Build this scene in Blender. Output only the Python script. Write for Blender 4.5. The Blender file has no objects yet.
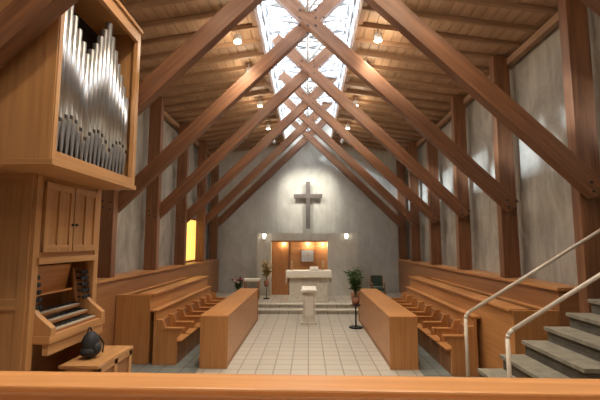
import bpy, bmesh, math, random
from mathutils import Vector, Matrix, Euler
random.seed(7)
S = bpy.context.scene
R = math.radians
S.view_settings.view_transform = 'Standard'
S.view_settings.look = 'None'

# ------------------------------------------------------------------ materials
def nt(name):
    m = bpy.data.materials.new(name); m.use_nodes = True
    n = m.node_tree; b = n.nodes['Principled BSDF']
    return m, n, b
def ramp(n, c1, c2, p1=0.3, p2=0.7):
    r = n.nodes.new('ShaderNodeValToRGB')
    r.color_ramp.elements[0].color = (*c1, 1); r.color_ramp.elements[0].position = p1
    r.color_ramp.elements[1].color = (*c2, 1); r.color_ramp.elements[1].position = p2
    return r
def wood(name, c1, c2, rough=0.45, su=1.2, sv=22, bump=0.05):
    m, n, b = nt(name)
    tc = n.nodes.new('ShaderNodeTexCoord'); mp = n.nodes.new('ShaderNodeMapping')
    mp.inputs['Scale'].default_value = (su, sv, 1)
    no = n.nodes.new('ShaderNodeTexNoise'); no.inputs['Scale'].default_value = 1.0
    no.inputs['Detail'].default_value = 6; no.inputs['Distortion'].default_value = 0.4
    r = ramp(n, c1, c2, 0.3, 0.72)
    n.links.new(tc.outputs['UV'], mp.inputs['Vector']); n.links.new(mp.outputs[0], no.inputs['Vector'])
    n.links.new(no.outputs['Fac'], r.inputs['Fac']); n.links.new(r.outputs[0], b.inputs['Base Color'])
    bp = n.nodes.new('ShaderNodeBump'); bp.inputs['Strength'].default_value = bump
    n.links.new(no.outputs['Fac'], bp.inputs['Height']); n.links.new(bp.outputs[0], b.inputs['Normal'])
    b.inputs['Roughness'].default_value = rough
    return m
def plain(name, c, rough=0.5, metal=0.0, var=0.12, scale=9.0):
    m, n, b = nt(name)
    tc = n.nodes.new('ShaderNodeTexCoord'); no = n.nodes.new('ShaderNodeTexNoise')
    no.inputs['Scale'].default_value = scale; no.inputs['Detail'].default_value = 4
    r = ramp(n, [x*(1-var) for x in c], [min(1, x*(1+var)) for x in c])
    n.links.new(tc.outputs['Object'], no.inputs['Vector']); n.links.new(no.outputs['Fac'], r.inputs['Fac'])
    n.links.new(r.outputs[0], b.inputs['Base Color'])
    b.inputs['Roughness'].default_value = rough; b.inputs['Metallic'].default_value = metal
    return m
def plaster(name, c1, c2):
    m, n, b = nt(name)
    tc = n.nodes.new('ShaderNodeTexCoord'); mp = n.nodes.new('ShaderNodeMapping')
    mp.inputs['Scale'].default_value = (1, 1, 0.6)
    a = n.nodes.new('ShaderNodeTexNoise'); a.inputs['Scale'].default_value = 1.6
    a.inputs['Detail'].default_value = 10; a.inputs['Roughness'].default_value = 0.7; a.inputs['Distortion'].default_value = 0.8
    mp2 = n.nodes.new('ShaderNodeMapping'); mp2.inputs['Scale'].default_value = (7, 7, 0.5)
    s2 = n.nodes.new('ShaderNodeTexNoise'); s2.inputs['Scale'].default_value = 1.5; s2.inputs['Detail'].default_value = 5
    mx = n.nodes.new('ShaderNodeMix'); mx.inputs[0].default_value = .22
    r = ramp(n, c1, c2, 0.38, 0.62)
    n.links.new(tc.outputs['Object'], mp.inputs[0]); n.links.new(mp.outputs[0], a.inputs['Vector'])
    n.links.new(tc.outputs['Object'], mp2.inputs[0]); n.links.new(mp2.outputs[0], s2.inputs['Vector'])
    n.links.new(a.outputs['Fac'], mx.inputs[2]); n.links.new(s2.outputs['Fac'], mx.inputs[3])
    n.links.new(mx.outputs[0], r.inputs['Fac']); n.links.new(r.outputs[0], b.inputs['Base Color'])
    b.inputs['Roughness'].default_value = 0.85
    bp = n.nodes.new('ShaderNodeBump'); bp.inputs['Strength'].default_value = 0.4; bp.inputs['Distance'].default_value = 0.03
    n.links.new(mx.outputs[0], bp.inputs['Height'])
    n.links.new(bp.outputs[0], b.inputs['Normal'])
    return m
def tiles(name, c1, c2, mortar, w, h, off=0.0, rough=0.4, ms=0.012):
    m, n, b = nt(name)
    tc = n.nodes.new('ShaderNodeTexCoord'); br = n.nodes.new('ShaderNodeTexBrick')
    br.offset = off; br.inputs['Scale'].default_value = 1
    br.inputs['Brick Width'].default_value = w; br.inputs['Row Height'].default_value = h
    br.inputs['Mortar Size'].default_value = ms; br.inputs['Color1'].default_value = (*c1, 1)
    br.inputs['Color2'].default_value = (*c2, 1); br.inputs['Mortar'].default_value = (*mortar, 1)
    n.links.new(tc.outputs['Object'], br.inputs['Vector'])
    n.links.new(br.outputs['Color'], b.inputs['Base Color'])
    b.inputs['Roughness'].default_value = rough
    return m
def emit(name, c, s):
    m, n, b = nt(name)
    b.inputs['Base Color'].default_value = (*c, 1)
    b.inputs['Emission Color'].default_value = (*c, 1); b.inputs['Emission Strength'].default_value = s
    return m

BEAM = wood('beam_fir', (0.125, 0.050, 0.022), (0.25, 0.108, 0.046), 0.5, 1.0, 14)
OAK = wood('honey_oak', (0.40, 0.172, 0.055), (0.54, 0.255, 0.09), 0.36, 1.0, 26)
OAKD = wood('dark_oak', (0.26, 0.11, 0.04), (0.36, 0.16, 0.062), 0.45, 1.0, 26)  # separate darker oak tone for panels, legs and frames
ORG = wood('organ_oak', (0.40, 0.198, 0.074), (0.54, 0.28, 0.11), 0.36, 0.9, 20)
PLANK = wood('ceiling_boards', (0.37, 0.235, 0.14), (0.51, 0.34, 0.21), 0.6, 0.8, 9, 0.1)
JOIST = wood('ceiling_joist', (0.26, 0.155, 0.09), (0.37, 0.23, 0.135), 0.6)
CURB = wood('lantern_curb', (0.22, 0.12, 0.07), (0.32, 0.18, 0.10), 0.6)
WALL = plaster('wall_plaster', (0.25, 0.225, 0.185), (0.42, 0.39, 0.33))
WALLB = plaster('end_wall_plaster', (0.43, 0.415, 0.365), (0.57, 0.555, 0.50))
TILE = tiles('floor_tile', (0.46, 0.425, 0.36), (0.42, 0.385, 0.325), (0.24, 0.215, 0.17), 0.33, 0.33, ms=0.014)
SLATE = tiles('slate_tile', (0.20, 0.22, 0.20), (0.16, 0.175, 0.165), (0.08, 0.08, 0.08), 0.4, 0.4)
STONE = plain('pale_stone', (0.58, 0.54, 0.46), 0.7)
CLOTH = plain('linen_cloth', (0.74, 0.70, 0.62), 0.9, 0, 0.05)
GOLD = plain('gold_brocade', (0.50, 0.36, 0.16), 0.6, 0, 0.4, 30)
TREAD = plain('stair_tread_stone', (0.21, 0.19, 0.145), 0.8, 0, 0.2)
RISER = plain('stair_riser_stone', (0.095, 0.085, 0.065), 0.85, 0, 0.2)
RAILM = plain('cream_painted_steel', (0.58, 0.51, 0.42), 0.4, 0, 0.03)
PIPE = plain('tin_pipe', (0.50, 0.51, 0.52), 0.3, 0.95, 0.08)
DARK = plain('dark_recess', (0.03, 0.022, 0.018), 0.8)
BLACK = plain('black_fabric', (0.015, 0.016, 0.02), 0.7)
IVORY = plain('ivory', (0.48, 0.42, 0.33), 0.3, 0, 0.03)
IRON = plain('dark_steel', (0.03, 0.03, 0.035), 0.5, 0.4)
WHITE = plain('white_painted_steel', (0.80, 0.82, 0.82), 0.4, 0, 0.03)
STEEL = plain('grey_painted_steel', (0.42, 0.44, 0.46), 0.5, 0, 0.03)
CROSS = plain('bronze_cross', (0.12, 0.10, 0.09), 0.5, 0.1)
LEAF = plain('leaf_green', (0.06, 0.12, 0.035), 0.6, 0, 0.4)
STRAW = plain('dried_stem', (0.42, 0.30, 0.12), 0.8, 0, 0.3)
RED = plain('red_petal', (0.42, 0.05, 0.08), 0.6, 0, 0.3)
PINK = plain('pink_petal', (0.55, 0.28, 0.36), 0.6, 0, 0.3)
CLAY = plain('clay_pot', (0.28, 0.12, 0.07), 0.7)
GREEN = plain('green_upholstery', (0.03, 0.06, 0.04), 0.8)
NICHE = wood('niche_veneer', (0.44, 0.20, 0.08), (0.56, 0.28, 0.12), 0.4, 1.0, 10)
NICHED = wood('niche_door_veneer', (0.34, 0.14, 0.05), (0.44, 0.20, 0.075), 0.4, 1.0, 10)
LAMPG = emit('lamp_glass', (1.0, 0.88, 0.70), 12)
AMBER = emit('amber_glass_glow', (1.0, 0.62, 0.14), 1.35)  # emission stands in for daylight through the pane; the wall behind is solid
ICON = plain('silver_icon', (0.50, 0.54, 0.58), 0.4, 0.1)
gm, gn, gb = nt('roof_glass')
tr = gn.nodes.new('ShaderNodeBsdfTransparent'); gl = gn.nodes.new('ShaderNodeBsdfGlossy'); gl.inputs['Roughness'].default_value = 0.05
mxs = gn.nodes.new('ShaderNodeMixShader'); mxs.inputs[0].default_value = 0.06
gn.links.new(tr.outputs[0], mxs.inputs[1]); gn.links.new(gl.outputs[0], mxs.inputs[2])
gn.links.new(mxs.outputs[0], gn.nodes['Material Output'].inputs['Surface'])
GLASS = gm

# ------------------------------------------------------------------ mesh builder
class MB:
    def __init__(s, name):
        s.name = name; s.bm = bmesh.new(); s.uv = s.bm.loops.layers.uv.new('UVMap'); s.mats = []
    def mi(s, m):
        if m not in s.mats: s.mats.append(m)
        return s.mats.index(m)
    def box(s, lo, hi, mat, rot=None):
        lo = Vector(lo); hi = Vector(hi)
        c = (lo+hi)/2; h = (hi-lo)/2
        return s.obox(c, (h.x*2, h.y*2, h.z*2), mat, rot)
    def obox(s, c, size, mat, rot=None):
        h = [x/2 for x in size]; M = rot.to_matrix() if isinstance(rot, Euler) else (rot or Matrix.Identity(3))
        c = Vector(c); L = max(range(3), key=lambda i: size[i])
        loc = [Vector((sx*h[0], sy*h[1], sz*h[2])) for sx in (-1, 1) for sy in (-1, 1) for sz in (-1, 1)]
        vs = [s.bm.verts.new(c + M @ p) for p in loc]
        ou, ov = random.random()*50, random.random()*50
        idx = s.mi(mat)
        for f, ax in (((0, 1, 3, 2), 0), ((4, 6, 7, 5), 0), ((0, 4, 5, 1), 1), ((2, 3, 7, 6), 1), ((0, 2, 6, 4), 2), ((1, 5, 7, 3), 2)):
            fc = s.bm.faces.new([vs[i] for i in f]); fc.material_index = idx
            oth = [a for a in range(3) if a != ax]
            ua = L if L in oth else oth[0]; va = [a for a in oth if a != ua][0]
            for lp, i in zip(fc.loops, f):
                lp[s.uv].uv = (loc[i][ua]+ou, loc[i][va]+ov+ax*3)
    def cyl(s, p0, p1, r0, mat, r1=None, seg=14, cap=True, smooth=True):
        r1 = r0 if r1 is None else r1
        p0 = Vector(p0); p1 = Vector(p1); d = (p1-p0); L = d.length
        q = Vector((0, 0, 1)).rotation_difference(d.normalized()).to_matrix()
        idx = s.mi(mat); A = []; B = []
        for i in range(seg):
            a = 2*math.pi*i/seg; v = Vector((math.cos(a), math.sin(a), 0))
            A.append(s.bm.verts.new(p0+q@(v*r0))); B.append(s.bm.verts.new(p1+q@(v*r1)))
        for i in range(seg):
            j = (i+1) % seg
            f = s.bm.faces.new((A[i], A[j], B[j], B[i])); f.material_index = idx; f.smooth = smooth
            for lp, uv in zip(f.loops, ((0, i*.05), (0, i*.05+.05), (L, i*.05+.05), (L, i*.05))): lp[s.uv].uv = uv
        if cap:
            f = s.bm.faces.new(A[::-1]); f.material_index = idx
            f = s.bm.faces.new(B); f.material_index = idx
    def tube(s, pts, r, mat, seg=12):
        for a, b in zip(pts, pts[1:]): s.cyl(a, b, r, mat, seg=seg)
        for p in pts[1:-1]: s.ball(p, r, mat, 1)
    def ball(s, c, r, mat, sub=2, sc=(1, 1, 1)):
        idx = s.mi(mat)
        M = Matrix.Translation(c) @ Matrix.Diagonal((sc[0], sc[1], sc[2], 1))
        g = bmesh.ops.create_icosphere(s.bm, subdivisions=sub, radius=r, matrix=M)
        fs = {f for v in g['verts'] for f in v.link_faces}
        for f in fs: f.material_index = idx; f.smooth = True
    def poly(s, pts, y0, y1, mat, axis='Y'):
        idx = s.mi(mat)
        def P(p, t):
            return Vector((p[0], t, p[1])) if axis == 'Y' else Vector((t, p[0], p[1]))
        A = [s.bm.verts.new(P(p, y0)) for p in pts]; B = [s.bm.verts.new(P(p, y1)) for p in pts]
        ou = random.random()*20
        fs = [s.bm.faces.new(A), s.bm.faces.new(B[::-1])]
        for i in range(len(pts)):
            j = (i+1) % len(pts); fs.append(s.bm.faces.new((A[i], B[i], B[j], A[j])))
        for f in fs:
            f.material_index = idx
            for lp in f.loops:
                co = lp.vert.co
                lp[s.uv].uv = (co.z+ou, (co.x+co.y))
    def leaf(s, p, d, L, W, mat):
        idx = s.mi(mat); p = Vector(p); d = Vector(d).normalized()
        side = d.cross(Vector((random.uniform(-.3, .3), random.uniform(-.3, .3), 1))).normalized()
        mid = p+d*L*.5+Vector((0, 0, L*.08)); tip = p+d*L-Vector((0, 0, L*.1))
        vs = [s.bm.verts.new(x) for x in (p, mid+side*W/2, tip, mid-side*W/2)]
        f = s.bm.faces.new(vs); f.material_index = idx; f.smooth = True
    def done(s, bevel=0.0, parent=None, loc=None, rotz=0):
        bmesh.ops.recalc_face_normals(s.bm, faces=s.bm.faces)
        me = bpy.data.meshes.new(s.name); s.bm.to_mesh(me); s.bm.free()
        for m in s.mats: me.materials.append(m)
        o = bpy.data.objects.new(s.name, me); S.collection.objects.link(o)
        if bevel:
            md = o.modifiers.new('bevel', 'BEVEL'); md.width = bevel; md.segments = 2; md.limit_method = 'ANGLE'; md.angle_limit = R(50)
        if parent: o.parent = parent
        if loc: o.location = loc
        o.rotation_euler[2] = rotz
        return o

YB = 17.5      # end wall
YR = -2.2      # rear wall
XW = 4.35
XI = XW-.004   # furniture stops just short of the wall
ZE, XS, ZS, ZT = 6.3, 1.0, 6.8, 8.25
# ------------------------------------------------------------------ shell
b = MB('floor'); b.box((-XW, YR, -.1), (XW, YB, 0), TILE); b.done()
b = MB('slate_floor_left'); b.box((-XI, 6.0, 0.001), (-2.1, 13.88, 0.012), SLATE); b.done()
b = MB('slate_floor_right'); b.box((2.1, 6.0, 0.001), (XI, 13.88, 0.012), SLATE); b.done()
for sgn, nm in ((-1, 'left'), (1, 'right')):
    b = MB('wall_'+nm)
    x0, x1 = sorted((sgn*XW, sgn*(XW+.25)))
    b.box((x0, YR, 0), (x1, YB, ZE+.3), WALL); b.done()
    b = MB('trim_'+nm)
    x0, x1 = sorted((sgn*XI, sgn*3.88))
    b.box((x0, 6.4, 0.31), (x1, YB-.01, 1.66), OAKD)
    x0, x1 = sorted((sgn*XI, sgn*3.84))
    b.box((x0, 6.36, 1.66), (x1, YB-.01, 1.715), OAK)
    b.done(0.004)
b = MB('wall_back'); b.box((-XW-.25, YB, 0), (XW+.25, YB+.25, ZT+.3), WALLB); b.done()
b = MB('wall_rear'); b.box((-XW-.25, YR-.25, 0), (XW+.25, YR, ZT+.3), WALL); b.done()
b = MB('ceiling')
sl = math.atan2(ZS-ZE, XW-XS)
for sgn in (-1, 1):
    n = 18
    for i in range(n):
        ta, tb = i/n, (i+1)/n
        xa, xb = XW+.2-(XW+.2-XS)*ta, XW+.2-(XW+.2-XS)*tb
        za, zb = ZE-.03+(ZS-ZE+.03)*ta, ZE-.03+(ZS-ZE+.03)*tb
        c = Vector((sgn*(xa+xb)/2, (YR+YB)/2, (za+zb)/2+.08))
        b.obox(c, ((xa-xb)/math.cos(sl)-.010, YB-YR, .12), PLANK, Euler((0, sgn*sl, 0)))
    c = Vector((sgn*((XW+XS)/2+.2), (YR+YB)/2, (ZE+ZS)/2+.17)); b.obox(c, (XW-XS+.2, YB-YR, .1), DARK, Euler((0, sgn*sl, 0)))
    x0, x1 = sorted((sgn*XS, sgn*(XS+.1))); b.box((x0, YR, ZS-.06), (x1, YB, ZS+.22), CURB)
b.done()
b = MB('ceiling_joists')
y = 0.0
while y < YB-.2:
    for sgn in (-1, 1):
        c = Vector((sgn*(XW+XS)/2, y, (ZE+ZS)/2-.03)); b.obox(c, ((XW-XS)/math.cos(sl)-.02, .05, .10), JOIST, Euler((0, sgn*sl, 0)))
    y += 0.5875
for sgn in (-1, 1):
    x = XW-.12; z = ZE-.10
    b.box((sgn*x-.06, YR, z-.1), (sgn*x+.06, YB, z+.04), JOIST)
b.done(0.004)
# roof lantern / skylight
b = MB('window_skylight')
for sgn in (-1, 1):
    b.obox((sgn*XS/2, (YR+YB)/2, ZT-.02+.12), (XS*1.03, YB-YR, .012), GLASS, Euler((0, sgn*.26, 0)))
    b.box((sgn*(XS+.03)-.006, YR, ZS+.2), (sgn*(XS+.03)+.006, YB, ZT), GLASS)
    b.box((sgn*(XS+.03)-.04, YR, ZT-.06), (sgn*(XS+.03)+.04, YB, ZT+.03), STEEL)
    b.box((sgn*(XS+.03)-.025, YR, (ZS+ZT)/2+.05), (sgn*(XS+.03)+.025, YB, (ZS+ZT)/2+.1), STEEL)
    b.obox((sgn*XS/2, (YR+YB)/2, ZT+.1), (.05, YB-YR, .07), STEEL, Euler((0, sgn*.26, 0)))
b.box((-.05, YR, ZT+.15), (.05, YB, ZT+.25), STEEL)
y = YR+.3
while y < YB:
    for sgn in (-1, 1):
        b.obox((sgn*XS/2, y, ZT+.1), (XS*1.03, .065, .08), STEEL, Euler((0, sgn*.26, 0)))
        b.box((sgn*(XS+.03)-.03, y-.03, ZS+.2), (sgn*(XS+.03)+.03, y+.03, ZT), STEEL)
    y += 0.783
b.done()

# ------------------------------------------------------------------ timber frames
FR = [5.75+2.35*k for k in range(-2, 5)] + [17.25]
JX, JZ, CZ = 4.02, 3.16, 7.08
ang = math.atan2(CZ-JZ, JX); BL = math.hypot(JX, CZ-JZ)
for y in FR:
    b = MB('timber_frame')
    for sgn, oy in ((1, -.105), (-1, .105)):
        base = Vector((sgn*JX, y+oy, JZ)); d = Vector((-sgn*math.cos(ang), 0, math.sin(ang)))
        p0 = base-d*.06; p1 = base+d*(BL+1.22); c = (p0+p1)/2
        b.obox(c, ((p1-p0).length, .19, .27), BEAM, Euler((0, sgn*ang, 0)))
        zb = 1.72 if y > 6.4 else 0.0
        b.box((sgn*4.05-.16, y-oy-.095, zb), (sgn*4.05+.16, y-oy+.095, ZE+.0), BEAM)
        fy = y-.105-.095
        for (u, v) in ((-.08, -.05), (.06, .06), (-.10, .08), (.06, -.08)):
            p = base+Vector((u, 0, v)); b.cyl((p.x, fy-.012, p.z), (p.x, fy+.01, p.z), .022, IRON, seg=8)
    for t in (-.34, -.17, 0, .17, .34):
        for q in (-.34, -.17, 0, .17, .34):
            if abs(t)+abs(q) < .4 and (abs(t)+abs(q) > .1):
                b.cyl((t, y-.215, CZ+q), (t, y-.19, CZ+q), .022, IRON, seg=8)
    b.box((-XS+.02, y-.05, CZ+.82), (XS-.02, y+.05, CZ+.92), WHITE)
    b.done(0.008)
b = MB('steel_bracing')
for a, c in zip(FR, FR[1:]):
    m = (a+c)/2; q = (c-a)/4
    for s1 in (-1, 1):
        for k in range(4):
            b.cyl((s1*.9, a+q*k, CZ+.80), (-s1*.9, a+q*(k+1), CZ+.80), .035, STEEL, seg=8)
        b.cyl((0, a+.2, CZ+.15), (s1*.88, m, CZ+.80), .035, WHITE, seg=8)
        b.cyl((s1*.88, m, CZ+.80), (0, c-.2, CZ+.15), .035, WHITE, seg=8)
    b.cyl((0, a+.2, CZ+.15), (0, c-.2, CZ+.15), .035, WHITE, seg=8)
    for yy in (a+q, m, c-q): b.box((-XS+.02, yy-.03, CZ+.78), (XS-.02, yy+.03, CZ+.86), WHITE)
b.done()

# ------------------------------------------------------------------ downlights
def downlight(x, y, p=60):
    z = ZE+(ZS-ZE)*((XW-abs(x))/(XW-XS))
    b = MB('ceiling_downlight')
    b.cyl((0, 0, 0), (0, 0, -.12), .012, WHITE, seg=8)
    b.cyl((0, 0, -.12), (0, 0, -.26), .08, WHITE, seg=20)
    b.cyl((0, 0, -.26), (0, 0, -.266), .068, LAMPG, seg=20)
    o = b.done(loc=(x, y, z))
    l = bpy.data.lights.new('downlight_bulb', 'SPOT'); l.energy = p; l.color = (1.0, .84, .63)
    l.spot_size = R(112); l.spot_blend = .9; l.shadow_soft_size = .12
    lo = bpy.data.objects.new('downlight_bulb', l); S.collection.objects.link(lo); lo.parent = o; lo.location = (0, 0, -.29)
    l = bpy.data.lights.new('ceiling_fill', 'POINT'); l.energy = p*.11; l.color = (1.0, .82, .60); l.shadow_soft_size = .1  # added fill point under the fixture, brightens the ceiling; no real bulb
    lo = bpy.data.objects.new('ceiling_fill', l); S.collection.objects.link(lo); lo.parent = o; lo.location = (0, 0.0, -.40)
for y, p in ((0.0, 230), (2.3, 270), (4.55, 290), (7.75, 260), (9.3, 210), (11.6, 220), (14.0, 110)):
    for x in (-1.43, 1.43): downlight(x, y, p)
def aim_spot(name, loc, tgt, e, size, col=(1, .86, .66), blend=.7, soft=.1):
    l = bpy.data.lights.new(name, 'SPOT'); l.energy = e; l.color = col; l.spot_size = R(size); l.spot_blend = blend; l.shadow_soft_size = soft
    o = bpy.data.objects.new(name, l); S.collection.objects.link(o)
    b = MB('track_spotlight'); b.cyl((0, 0, .02), (0, 0, .24), .06, WHITE, seg=16); h = b.done(loc=loc)
    h.rotation_euler = (Vector(tgt)-Vector(loc)).to_track_quat('-Z', 'Y').to_euler()
    o.parent = h
aim_spot('spot_bulb', (-1.3, 15.4, 6.3), (-.1, 17.4, 4.3), 470, 62, (1, .95, .84), 1.0)
aim_spot('spot_bulb', (1.3, 15.4, 6.3), (.1, 17.4, 4.3), 470, 62, (1, .95, .84), 1.0)
aim_spot('spot_bulb', (-1.3, 12.2, 6.3), (0, 14.7, 1.0), 260, 36, (1, .88, .70))

# ------------------------------------------------------------------ chancel
b = MB('chancel_step')
b.box((-XI, 13.9, 0), (XI, YB-.006, .15), TILE); b.box((-XI, 14.25, .15), (XI, YB-.006, .30), TILE)
b.box((-2.0, 13.86, .11), (2.0, 14.0, .155), STONE); b.box((-2.0, 14.21, .26), (2.0, 14.35, .302), STONE)
b.done(0.004)
b = MB('reredos_screen')
Y0, Y1 = 16.35, 16.75
b.box((-2.08, Y0, .301), (-1.5, Y1, 2.8), WALLB); b.box((.80, Y0, .301), (2.02, Y1, 2.8), WALLB)
b.box((-1.5, Y0, 2.5), (.80, Y1, 2.8), WALLB); b.box((-1.5, Y1-.08, .301), (.80, Y1, 2.5), NICHE)
b.box((-1.5, Y1-.12, .301), (-.80, Y1-.08, 2.44), NICHED); b.box((-.80, Y1-.13, .301), (-.765, Y1-.07, 2.5), DARK)
b.box((-.76, Y1-.12, .301), (.80, Y1-.08, .95), NICHE)
b.box((-1.5, Y0+.02, 2.44), (.8, Y0+.1, 2.5), OAKD)
b.box((.30, Y1-.085, .301), (.31, Y1-.076, 2.5), DARK)
b.done(0.006)
b = MB('aumbry_icon')
b.box((-.31, 16.58, 1.60), (.26, 16.66, 2.14), OAKD); b.box((-.27, 16.565, 1.64), (.22, 16.6, 2.10), ICON)
b.box((-.035, 16.555, 1.70), (-.015, 16.57, 2.04), GOLD); b.box((-.13, 16.555, 1.88), (.08, 16.57, 1.90), GOLD)
b.done(0.004)
for x in (-1.0, 0.0, .6):
    l = bpy.data.lights.new('niche_bulb', 'POINT'); l.energy = 10; l.color = (1, .80, .55); l.shadow_soft_size = .05
    b = MB('niche_light'); b.cyl((0, 0, .02), (0, 0, .07), .05, WHITE, seg=14); h = b.done(loc=(x, 16.52, 2.42))
    o = bpy.data.objects.new('niche_bulb', l); S.collection.objects.link(o); o.parent = h; o.location = (0, -.02, -.06)
for x in (-1.78, 1.55):
    b = MB('wall_sconce'); b.box((-.08, -.04, -.12), (.08, 0, .12), WHITE); b.cyl((0, -.11, -.04), (0, -.11, .10), .04, LAMPG, r1=.055, seg=14)
    b.done(0.004, loc=(x, 16.345, 2.66))
b = MB('wall_cross')
yc = YB-.22
b.box((-.09, yc, 3.02), (.09, yc+.07, 5.07), CROSS); b.box((-.62, yc-.005, 4.34), (.62, yc+.065, 4.52), CROSS)
for z in (3.4, 4.7): b.cyl((0, yc+.05, z), (0, YB, z), .025, IRON)
b.done(0.01)
b = MB('altar')
ax, ay = .02, 14.95
b.box((ax-.74, ay-.32, .303), (ax+.74, ay+.32, .38), STONE)
b.box((ax-.70, ay-.28, .38), (ax+.70, ay+.28, 1.28), STONE)
for x in (-.64, -.32, 0, .32, .64): b.box((ax+x-.04, ay-.31, .38), (ax+x+.04, ay-.28, 1.26), STONE)
b.box((ax-.80, ay-.36, 1.28), (ax+.80, ay+.36, 1.38), STONE)
b.box((ax-.82, ay-.38, 1.375), (ax+.82, ay+.38, 1.40), CLOTH); b.box((ax-.82, ay-.385, 1.16), (ax+.82, ay-.37, 1.39), CLOTH)
b.box((ax-.825, ay-.38, .95), (ax-.81, ay+.38, 1.39), CLOTH); b.box((ax+.81, ay-.38, .95), (ax+.825, ay+.38, 1.39), CLOTH)
for i in range(27): b.box((ax-.80+i*.06, ay-.39, 1.13), (ax-.77+i*.06, ay-.382, 1.20), GOLD)
b.done(0.006)
for x in (-.6, .55):
    b = MB('altar_candlestick'); b.cyl((0, 0, 0), (0, 0, .03), .06, GOLD); b.cyl((0, 0, .03), (0, 0, .16), .015, GOLD); b.ball((0, 0, .1), .028, GOLD)
    b.cyl((0, 0, .16), (0, 0, .18), .04, GOLD); b.cyl((0, 0, .18), (0, 0, .34), .018, IVORY); b.done(loc=(x, 14.95, 1.402))
b = MB('altar_book'); b.obox((-.08, 0, .075), (.15, .02, .16), IVORY, Euler((R(-45), 0, R(6)))); b.obox((.08, 0, .075), (.15, .02, .16), IVORY, Euler((R(-45), 0, R(-6))))
b.box((-.14, -.02, 0), (.14, .12, .02), OAKD); b.done(loc=(.22, 14.85, 1.404))
b = MB('pedestal_lectern')
b.box((-.23, -.2, 0), (.23, .2, .06), STONE); b.box((-.19, -.15, .06), (.19, .15, .93), STONE)
b.box((-.24, -.21, .93), (.24, .21, .985), STONE); b.obox((0, 0, 1.03), (.42, .36, .03), CLOTH, Euler((R(12), 0, 0)))
b.box((-.12, -.156, .25), (.12, -.149, .80), CLOTH)
b.done(0.008, loc=(.02, 12.35, 0.001))

# ------------------------------------------------------------------ plants
def stems(b, n, z0, h, spread, mat, lm, leafL=.16, leaves=6, head=None):
    for i in range(n):
        a = random.random()*6.28; r = random.random()*spread; hh = h*random.uniform(.65, 1)
        tip = Vector((math.cos(a)*r, math.sin(a)*r, z0+hh)); mid = Vector((math.cos(a)*r*.3, math.sin(a)*r*.3, z0+hh*.5))
        b.cyl((0, 0, z0), mid, .008, mat, seg=5); b.cyl(mid, tip, .006, mat, seg=5)
        for k in range(leaves):
            t = random.uniform(.3, 1); p = Vector((0, 0, z0)).lerp(mid, t*2) if t < .5 else mid.lerp(tip, t*2-1)
            aa = random.random()*6.28
            b.leaf(p, (math.cos(aa), math.sin(aa), random.uniform(0, .9)), leafL*random.uniform(.6, 1.2), leafL*.35, lm)
        if head: b.ball(tip, .03*random.uniform(.7, 1.3), random.choice(head), 1)
b = MB('dried_arrangement')
b.cyl((0, 0, 0), (0, 0, .03), .12, IRON, seg=20); b.cyl((0, 0, .03), (0, 0, .45), .015, IRON); b.cyl((0, 0, .45), (0, 0, .68), .07, CLAY, r1=.11, seg=18)
stems(b, 26, .66, .75, .22, STRAW, STRAW, .2, 5); b.done(loc=(-1.58, 15.4, .303))
b = MB('potted_plant')
b.cyl((0, 0, 0), (0, 0, .03), .2, IRON, seg=20); b.cyl((0, 0, .03), (0, 0, .62), .022, IRON); b.cyl((0, 0, .62), (0, 0, .64), .15, IRON, seg=20)
b.cyl((0, 0, .64), (0, 0, .84), .09, CLAY, r1=.13, seg=18)
stems(b, 24, .82, .8, .24, LEAF, LEAF, .18, 8); b.done(loc=(1.36, 11.75, 0.001))
b = MB('potted_plant')
b.cyl((0, 0, 0), (0, 0, .28), .13, CLAY, r1=.17, seg=18)
stems(b, 30, .26, .85, .28, LEAF, LEAF, .22, 8); b.done(loc=(1.75, 15.2, .303))
b = MB('flower_arrangement')
b.cyl((0, 0, 0), (0, 0, .03), .14, IRON, seg=20); b.cyl((0, 0, .03), (0, 0, .6), .018, IRON); b.cyl((0, 0, .6), (0, 0, .8), .08, IVORY, r1=.13, seg=18)
stems(b, 34, .78, .48, .24, LEAF, LEAF, .14, 5, head=[RED, PINK, IVORY]); b.done(loc=(-2.28, 13.2, 0.013))
b = MB('credence_table')
for x in (-.25, .25):
    for y in (-.18, .18): b.box((x-.02, y-.02, 0), (x+.02, y+.02, .72), OAKD)
b.box((-.3, -.23, .72), (.3, .23, .75), OAK); b.box((-.31, -.24, .75), (.31, .24, .76), CLOTH); b.box((-.31, -.243, .68), (.31, -.236, .76), CLOTH)
b.done(0.004, loc=(-2.12, 15.3, .303))
b = MB('upholstered_chair')
for x in (-.22, .22):
    b.box((x-.02, -.25, 0), (x+.02, -.21, .62), OAKD); b.box((x-.02, .2, 0), (x+.02, .24, .88), OAKD); b.box((x-.025, -.27, .60), (x+.025, .22, .635), OAKD)
b.box((-.21, -.25, .38), (.21, .22, .47), GREEN); b.box((-.2, .17, .5), (.2, .24, .90), GREEN)
b.done(0.015, loc=(2.55, 15.0, .303))

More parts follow.
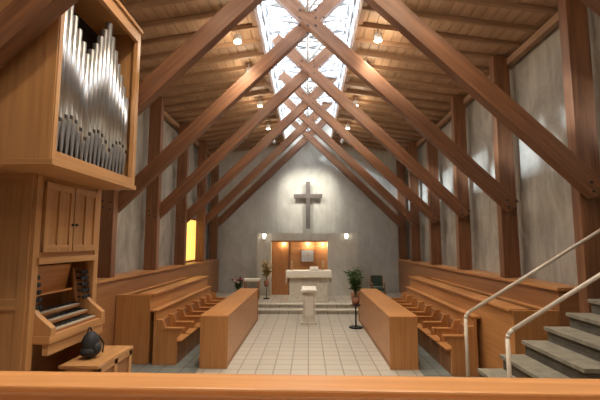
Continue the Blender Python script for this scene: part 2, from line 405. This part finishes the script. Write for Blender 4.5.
# ------------------------------------------------------------------ choir stalls
def desk(sgn, y0, y1):
    b = MB('choir_desk')
    def X(a, c): return tuple(sorted((sgn*a, sgn*c)))
    x = X(1.58, 1.64); b.box((x[0], y0, .0), (x[1], y1, .95), OAK)
    x = X(1.56, 2.12); b.box((x[0], y0, .95), (x[1], y1, .99), OAK)
    for yy in (y0-.05, y1): x = X(1.56, 2.10); b.box((x[0], yy, 0), (x[1], yy+.05, .985), OAK)
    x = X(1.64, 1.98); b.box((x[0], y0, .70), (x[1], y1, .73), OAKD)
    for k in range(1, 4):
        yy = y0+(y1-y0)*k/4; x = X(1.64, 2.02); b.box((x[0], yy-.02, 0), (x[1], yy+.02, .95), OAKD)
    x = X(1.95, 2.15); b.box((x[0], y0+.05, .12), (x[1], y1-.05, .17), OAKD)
    x = X(1.572, 1.582); b.box((x[0], y0, 0), (x[1], y1, .09), OAKD)
    b.done(0.006, loc=(0, 0, .001))
def stallrow(sgn, xf, xb, zf, y0, y1, name, backh):
    b = MB(name); n = max(1, round((y1-y0)/.64)); w = (y1-y0)/n
    def X(a, c): return tuple(sorted((sgn*a, sgn*c)))
    x = X(xb, xb+.05); b.box((x[0], y0-.03, zf), (x[1], y1+.03, zf+backh), OAK)
    x = X(xb-.03, xb+.12); b.box((x[0], y0-.04, zf+backh), (x[1], y1+.04, zf+backh+.035), OAK)
    for i in range(n+1):
        yy = y0+i*w
        pr = [(xf+.1, zf), (xb, zf), (xb, zf+.88), (xb-.14, zf+.86), (xb-.2, zf+.70), (xf+.02, zf+.68), (xf+.02, zf+.60), (xf+.12, zf+.5), (xf+.1, zf+.3)]
        b.poly([(sgn*p[0], p[1]) for p in pr], yy-.028, yy+.028, OAK)
        x = X(xf-.03, xb-.16); b.box((x[0], yy-.05, zf+.68), (x[1], yy+.05, zf+.715), OAK)
    for i in range(n):
        ya, yb = y0+i*w+.03, y0+(i+1)*w-.03
        x = X(xf+.03, xb); b.box((x[0], ya, zf+.42), (x[1], yb, zf+.455), OAK)
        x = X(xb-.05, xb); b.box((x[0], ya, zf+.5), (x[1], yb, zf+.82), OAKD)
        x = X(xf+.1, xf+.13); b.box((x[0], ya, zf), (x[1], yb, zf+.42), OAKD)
    b.done(0.006)
def back_row(sgn, y0, y1):
    b = MB('choir_tier')
    def X(a, c): return tuple(sorted((sgn*a, sgn*c)))
    x = X(3.22, XI); b.box((x[0], y0, .013), (x[1], y1, .3), OAKD)
    x = X(3.17, 3.22); b.box((x[0], y0, .013), (x[1], y1, 1.34), OAK)
    x = X(3.12, 3.46); b.box((x[0], y0-.02, 1.34), (x[1], y1+.02, 1.38), OAK)
    for yy in (y0-.05, y1):
        x = X(3.17, 3.87); b.box((x[0], yy, .013), (x[1], yy+.05, 1.36), OAK)
    b.done(0.006)
desk(-1, 8.0, 12.7); desk(1, 8.0, 12.7)
for sgn, ya in ((-1, 8.15), (1, 7.6)):
    stallrow(sgn, 2.5, 3.03, .013, ya, 12.6, 'choir_stall', 1.02)
for sgn, ya in ((-1, 8.2), (1, 6.45)):
    back_row(sgn, ya, 12.7)
    stallrow(sgn, 3.48, 3.80, .301, ya+.1, 12.6, 'choir_bench', 1.0)

b = MB('window_1')
b.box((-XI, 14.1, 1.75), (-XW+.03, 15.5, 3.3), AMBER)
for z in (1.75, 3.28): b.box((-XI, 14.06, z-.03), (-XW+.06, 15.54, z+.03), OAKD)
for y in (14.08, 15.5): b.box((-XI, y-.02, 1.72), (-XW+.06, y+.03, 3.3), OAKD)
b.done()

# ------------------------------------------------------------------ organ
Z0 = .48
b = MB('organ_platform'); b.box((-3.84, 3.62, 0.001), (-2.2, 5.62, Z0), OAKD); b.done(0.01)
org = bpy.data.objects.new('pipe_organ', None); S.collection.objects.link(org)
b = MB('lower_case')
XF = -2.92; ya, yb = 4.2, 5.52
b.box((-4.33, ya, Z0), (XF, ya+.06, 3.17), ORG)
b.box((-4.33, yb-.06, Z0), (XF, yb, 3.17), ORG)
b.box((-4.33, ya+.06, Z0), (-4.28, yb-.06, 3.17), ORG)
for y in (ya-.004, yb-.096): b.box((XF-.08, y, Z0), (XF+.02, y+.10, 3.165), ORG)
for x in (-4.3, -3.55, XF-.12): b.box((x, ya-.02, Z0), (x+.10, ya, 3.17), ORG)
for z in (Z0, 1.7, 3.04): b.box((-4.3, ya-.016, z), (XF-.01, ya-.001, z+.12), ORG)
b.box((XF-.06, ya+.06, 2.24), (XF, yb-.06, 3.165), ORG)
b.box((XF-.25, ya+.06, 2.17), (XF+.05, yb-.06, 2.24), ORG)
for k in range(2):
    y0 = ya+.12+k*.55; y1 = y0+.53
    b.box((XF, y0, 2.3), (XF+.025, y1, 3.08), ORG)
    for q in ((y0, y0+.07), (y1-.07, y1), (y0+.235, y0+.295)): b.box((XF+.02, q[0], 2.3), (XF+.045, q[1], 3.08), ORG)
    for q in ((2.3, 2.38), (3.0, 3.08)): b.box((XF+.02, y0, q[0]), (XF+.043, y1, q[1]), ORG)
    yk = y1-.03 if k == 0 else y0+.03; b.ball((XF+.06, yk, 2.62), .018, IRON)
b.box((XF-.4, ya+.06, 1.25), (XF-.36, yb-.06, 2.17), OAKD)
b.box((XF-.4, ya+.06, Z0), (XF-.34, yb-.06, 1.25), ORG)
b.obox((XF-.22, ya+.67, 1.98), (.02, .75, .32), OAK, Euler((0, R(12), 0)))
b.box((XF-.25, ya+.3, 1.80), (XF-.14, yb-.3, 1.825), OAK)
b.done(0.004, org)
b = MB('keydesk')
b.box((XF-.36, ya+.08, 1.34), (XF+.20, yb-.08, 1.42), ORG)
for yy in (ya+.10, yb-.18): b.poly([(XF-.35, 1.42), (XF+.2, 1.42), (XF+.2, 1.5), (XF+.05, 1.62), (XF-.1, 1.78), (XF-.35, 1.8)], yy, yy+.08, ORG)
b.box((XF+.12, ya+.1, 1.22), (XF+.18, yb-.1, 1.35), ORG)
for k, (x, z) in enumerate(((XF+.14, 1.46), (XF+.03, 1.54), (XF-.08, 1.62))):
    b.box((x-.14, ya+.2, z-.04), (x, yb-.2, z-.012), OAKD)
    w = (yb-ya-.42)/32
    for i in range(32):
        y = ya+.21+i*w
        b.box((x-.13, y, z-.012), (x, y+w-.002, z), IVORY)
        if i % 7 not in (2, 6): b.box((x-.13, y+w*.68, z), (x-.05, y+w*1.25, z+.012), BLACK)
b.done(0.0, org)
b = MB('stop_jambs')
for yy in (ya+.17, yb-.17):
    b.obox((XF-.14, yy, 1.86), (.03, .19, .42), OAKD, Euler((0, R(-8), 0)))
    for r in range(5):
        for c in range(3):
            y = yy+(c-1)*.058; z = 1.70+r*.08; x = XF-.14-(z-1.86)*math.tan(R(8))+.015
            b.cyl((x, y, z), (x+.07, y, z), .010, IRON, seg=8); b.cyl((x+.07, y, z), (x+.095, y, z), .025, BLACK, seg=12)
b.done(0, org)
b = MB('pedalboard')
for i in range(22):
    y = ya+.14+i*.05; b.box((XF-.2, y, Z0+.06), (XF+.08, y+.022, Z0+.09), OAK)
b.box((XF-.2, ya+.08, Z0), (XF+.1, yb-.08, Z0+.05), OAKD)
b.done(0, org)
b = MB('upper_case')
UX = -2.45; ua, ub = 3.7, 5.52; zt = 5.46; zb = 3.17
b.box((-4.33, ua, zb), (UX, ua+.04, zt), ORG); b.box((-4.33, ub-.04, zb), (UX, ub, zt), ORG)
b.box((-4.33, ua+.04, zb), (UX-.01, ub-.04, zb+.06), ORG); b.box((-4.33, ua+.04, zt-.05), (UX-.01, ub-.04, zt), ORG)
b.box((-3.1, ua+.05, zb+.06), (-3.05, ub-.05, zt-.05), DARK)  # near-black sheet stands in for the shade inside the case
b.box((UX-.05, ua-.004, zb), (UX+.012, ua+.055, zt), ORG); b.box((UX-.05, ub-.09, zb), (UX+.012, ub+.002, zt), ORG)
b.box((UX-.05, ua+.055, zb), (UX+.010, ub-.09, zb+.12), ORG); b.box((UX-.05, ua+.055, zt-.18), (UX+.010, ub-.09, zt), ORG)
b.box((-4.33, ua-.02, zb-.03), (UX+.03, ub+.02, zb+.03), ORG); b.box((-4.33, ua-.03, zt-.02), (UX+.04, ub+.01, zt+.03), ORG)
for x in (-4.3, -3.5): b.box((x, ua-.012, zb), (x+.1, ua, zt), ORG)
b.box((UX-.12, ua-.012, zb), (UX-.0, ua, zt), ORG)
b.done(0.004, org)
b = MB('pipes')
prof = [5.16, 5.06, 4.96, 4.86, 4.76, 4.66, 4.56, 4.66, 4.78, 4.92, 5.06, 5.20, 5.06, 4.92, 4.78, 4.66, 4.54, 4.42]
n = len(prof); w = (ub-ua-.17)/n
def pipe(x, y, r, ztop, zf):
    z0 = zb+.10
    b.cyl((x, y, z0), (x, y, zf), .013, PIPE, r1=r, seg=16, cap=False)
    b.cyl((x, y, zf), (x, y, ztop), r, PIPE, seg=18)
    b.box((x+r*.80, y-r*.55, zf+.015), (x+r*1.02, y+r*.55, zf+.06), DARK)
    b.poly([(y-r*.6, zf+.06), (y+r*.6, zf+.06), (y, zf+.06+r*3.2)], x+r*.82, x+r*1.01, PIPE, axis='X')
for i, h in enumerate(prof):
    y = ua+.065+w*(i+.5); foot = .26+.16*abs(math.sin(i*math.pi/6))
    pipe(UX-.10, y, w*.43, h, zb+.1+foot)
b.done(0, org)

b = MB('organ_bench')
bx0, bx1, by0, by1, bt = -2.80, -2.36, 4.62, 5.50, 1.03
Zb = Z0+.002
b.box((bx0+.02, by0+.02, Zb), (bx1-.02, by1-.02, bt-.04), OAKD)
b.box((bx0-.01, by0-.01, bt-.04), (bx1+.01, by1+.01, bt), ORG)
for y in (by0, (by0+by1)/2-.04, by1-.08): b.box((bx1-.02, y, Zb), (bx1, y+.08, bt-.04), ORG)
for x in (bx0, bx1-.07): b.box((x, by0, Zb), (x+.07, by0+.02, bt-.04), ORG)
for z in (Zb, bt-.11):
    b.box((bx1-.02, by0, z), (bx1, by1, z+.07), ORG); b.box((bx0, by0, z), (bx1, by0+.02, z+.07), ORG)
b.done(0.005)
b = MB('backpack')
b.ball((0, 0, .16), .13, BLACK, 3, (.75, .85, 1.15)); b.ball((0, 0, .08), .13, BLACK, 3, (.8, 1.0, .6)); b.ball((.08, 0, .11), .08, BLACK, 2, (.6, .95, .95))
pts = [Vector((-.02, .04*math.cos(t), .29+.06*math.sin(t))) for t in [math.pi*k/8 for k in range(9)]]
b.tube(pts, .009, BLACK, 8)
b.tube([Vector((.05, .08, .24)), Vector((.10, .12, .14)), Vector((.09, .12, .03))], .01, BLACK, 8)
b.done(loc=(-2.62, 4.92, 1.034))

# ------------------------------------------------------------------ gallery parapet and floor
b = MB('gallery_floor'); b.box((-XI, YR+.01, .75), (XI, 1.2, .88), OAKD); b.done()
b = MB('gallery_parapet')
b.box((-3.6, -.16, -1.85), (3.6, -.03, -.02), OAKD); b.box((-3.6, -.155, -.03), (3.6, 0, .0), OAK)
b.box((-3.6, -.42, -.09), (3.6, -.16, -.06), OAK)
b.done(0.008, loc=(0, 1.5, 1.93), rotz=R(-1.2))

# ------------------------------------------------------------------ stair
b = MB('staircase')
rise, run = .17, .283
for i in range(12):
    x = 1.0+run*i; z = rise*(i+1)
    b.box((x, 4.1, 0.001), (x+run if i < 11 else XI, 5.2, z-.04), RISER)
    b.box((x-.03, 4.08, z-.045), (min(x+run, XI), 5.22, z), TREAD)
b.done(0.004)
for y in (4.12, 5.18):
    b = MB('stair_handrail')
    def rz(x): return 1.53+.6*(x-2.0)
    st = rise*(int((1.97-1.0)/run)+1)+.002
    b.tube([Vector((1.97, y, st)), Vector((1.97, y, rz(1.97)-.05)), Vector((1.98, y, rz(1.97)-.015)), Vector((2.02, y, rz(2.02))), Vector((4.3, y, rz(4.3)))], .021, RAILM, 14)
    b.cyl((1.97, y, st), (1.97, y, st+.02), .05, RAILM)
    b.cyl((4.2, y, 2.05), (4.2, y, rz(4.2)), .02, RAILM)
    b.done()

# ------------------------------------------------------------------ light & camera
W = bpy.data.worlds.new('sky'); S.world = W; W.use_nodes = True
bg = W.node_tree.nodes['Background']; bg.inputs['Color'].default_value = (.84, .92, 1, 1); bg.inputs['Strength'].default_value = 7.5
sun = bpy.data.lights.new('sun', 'SUN'); sun.energy = 10; sun.angle = R(3); sun.color = (.72, .86, 1)
so = bpy.data.objects.new('sun', sun); S.collection.objects.link(so)
so.rotation_euler = Vector((1, .30, -.60)).to_track_quat('-Z', 'Y').to_euler()

cam = bpy.data.cameras.new('camera'); cam.lens = 24; cam.sensor_width = 36; cam.clip_start = .05
co = bpy.data.objects.new('camera', cam); S.collection.objects.link(co)
co.location = (0, 0, 2.4); co.rotation_euler = (R(90+6.14), 0, R(1.15))
S.camera = co
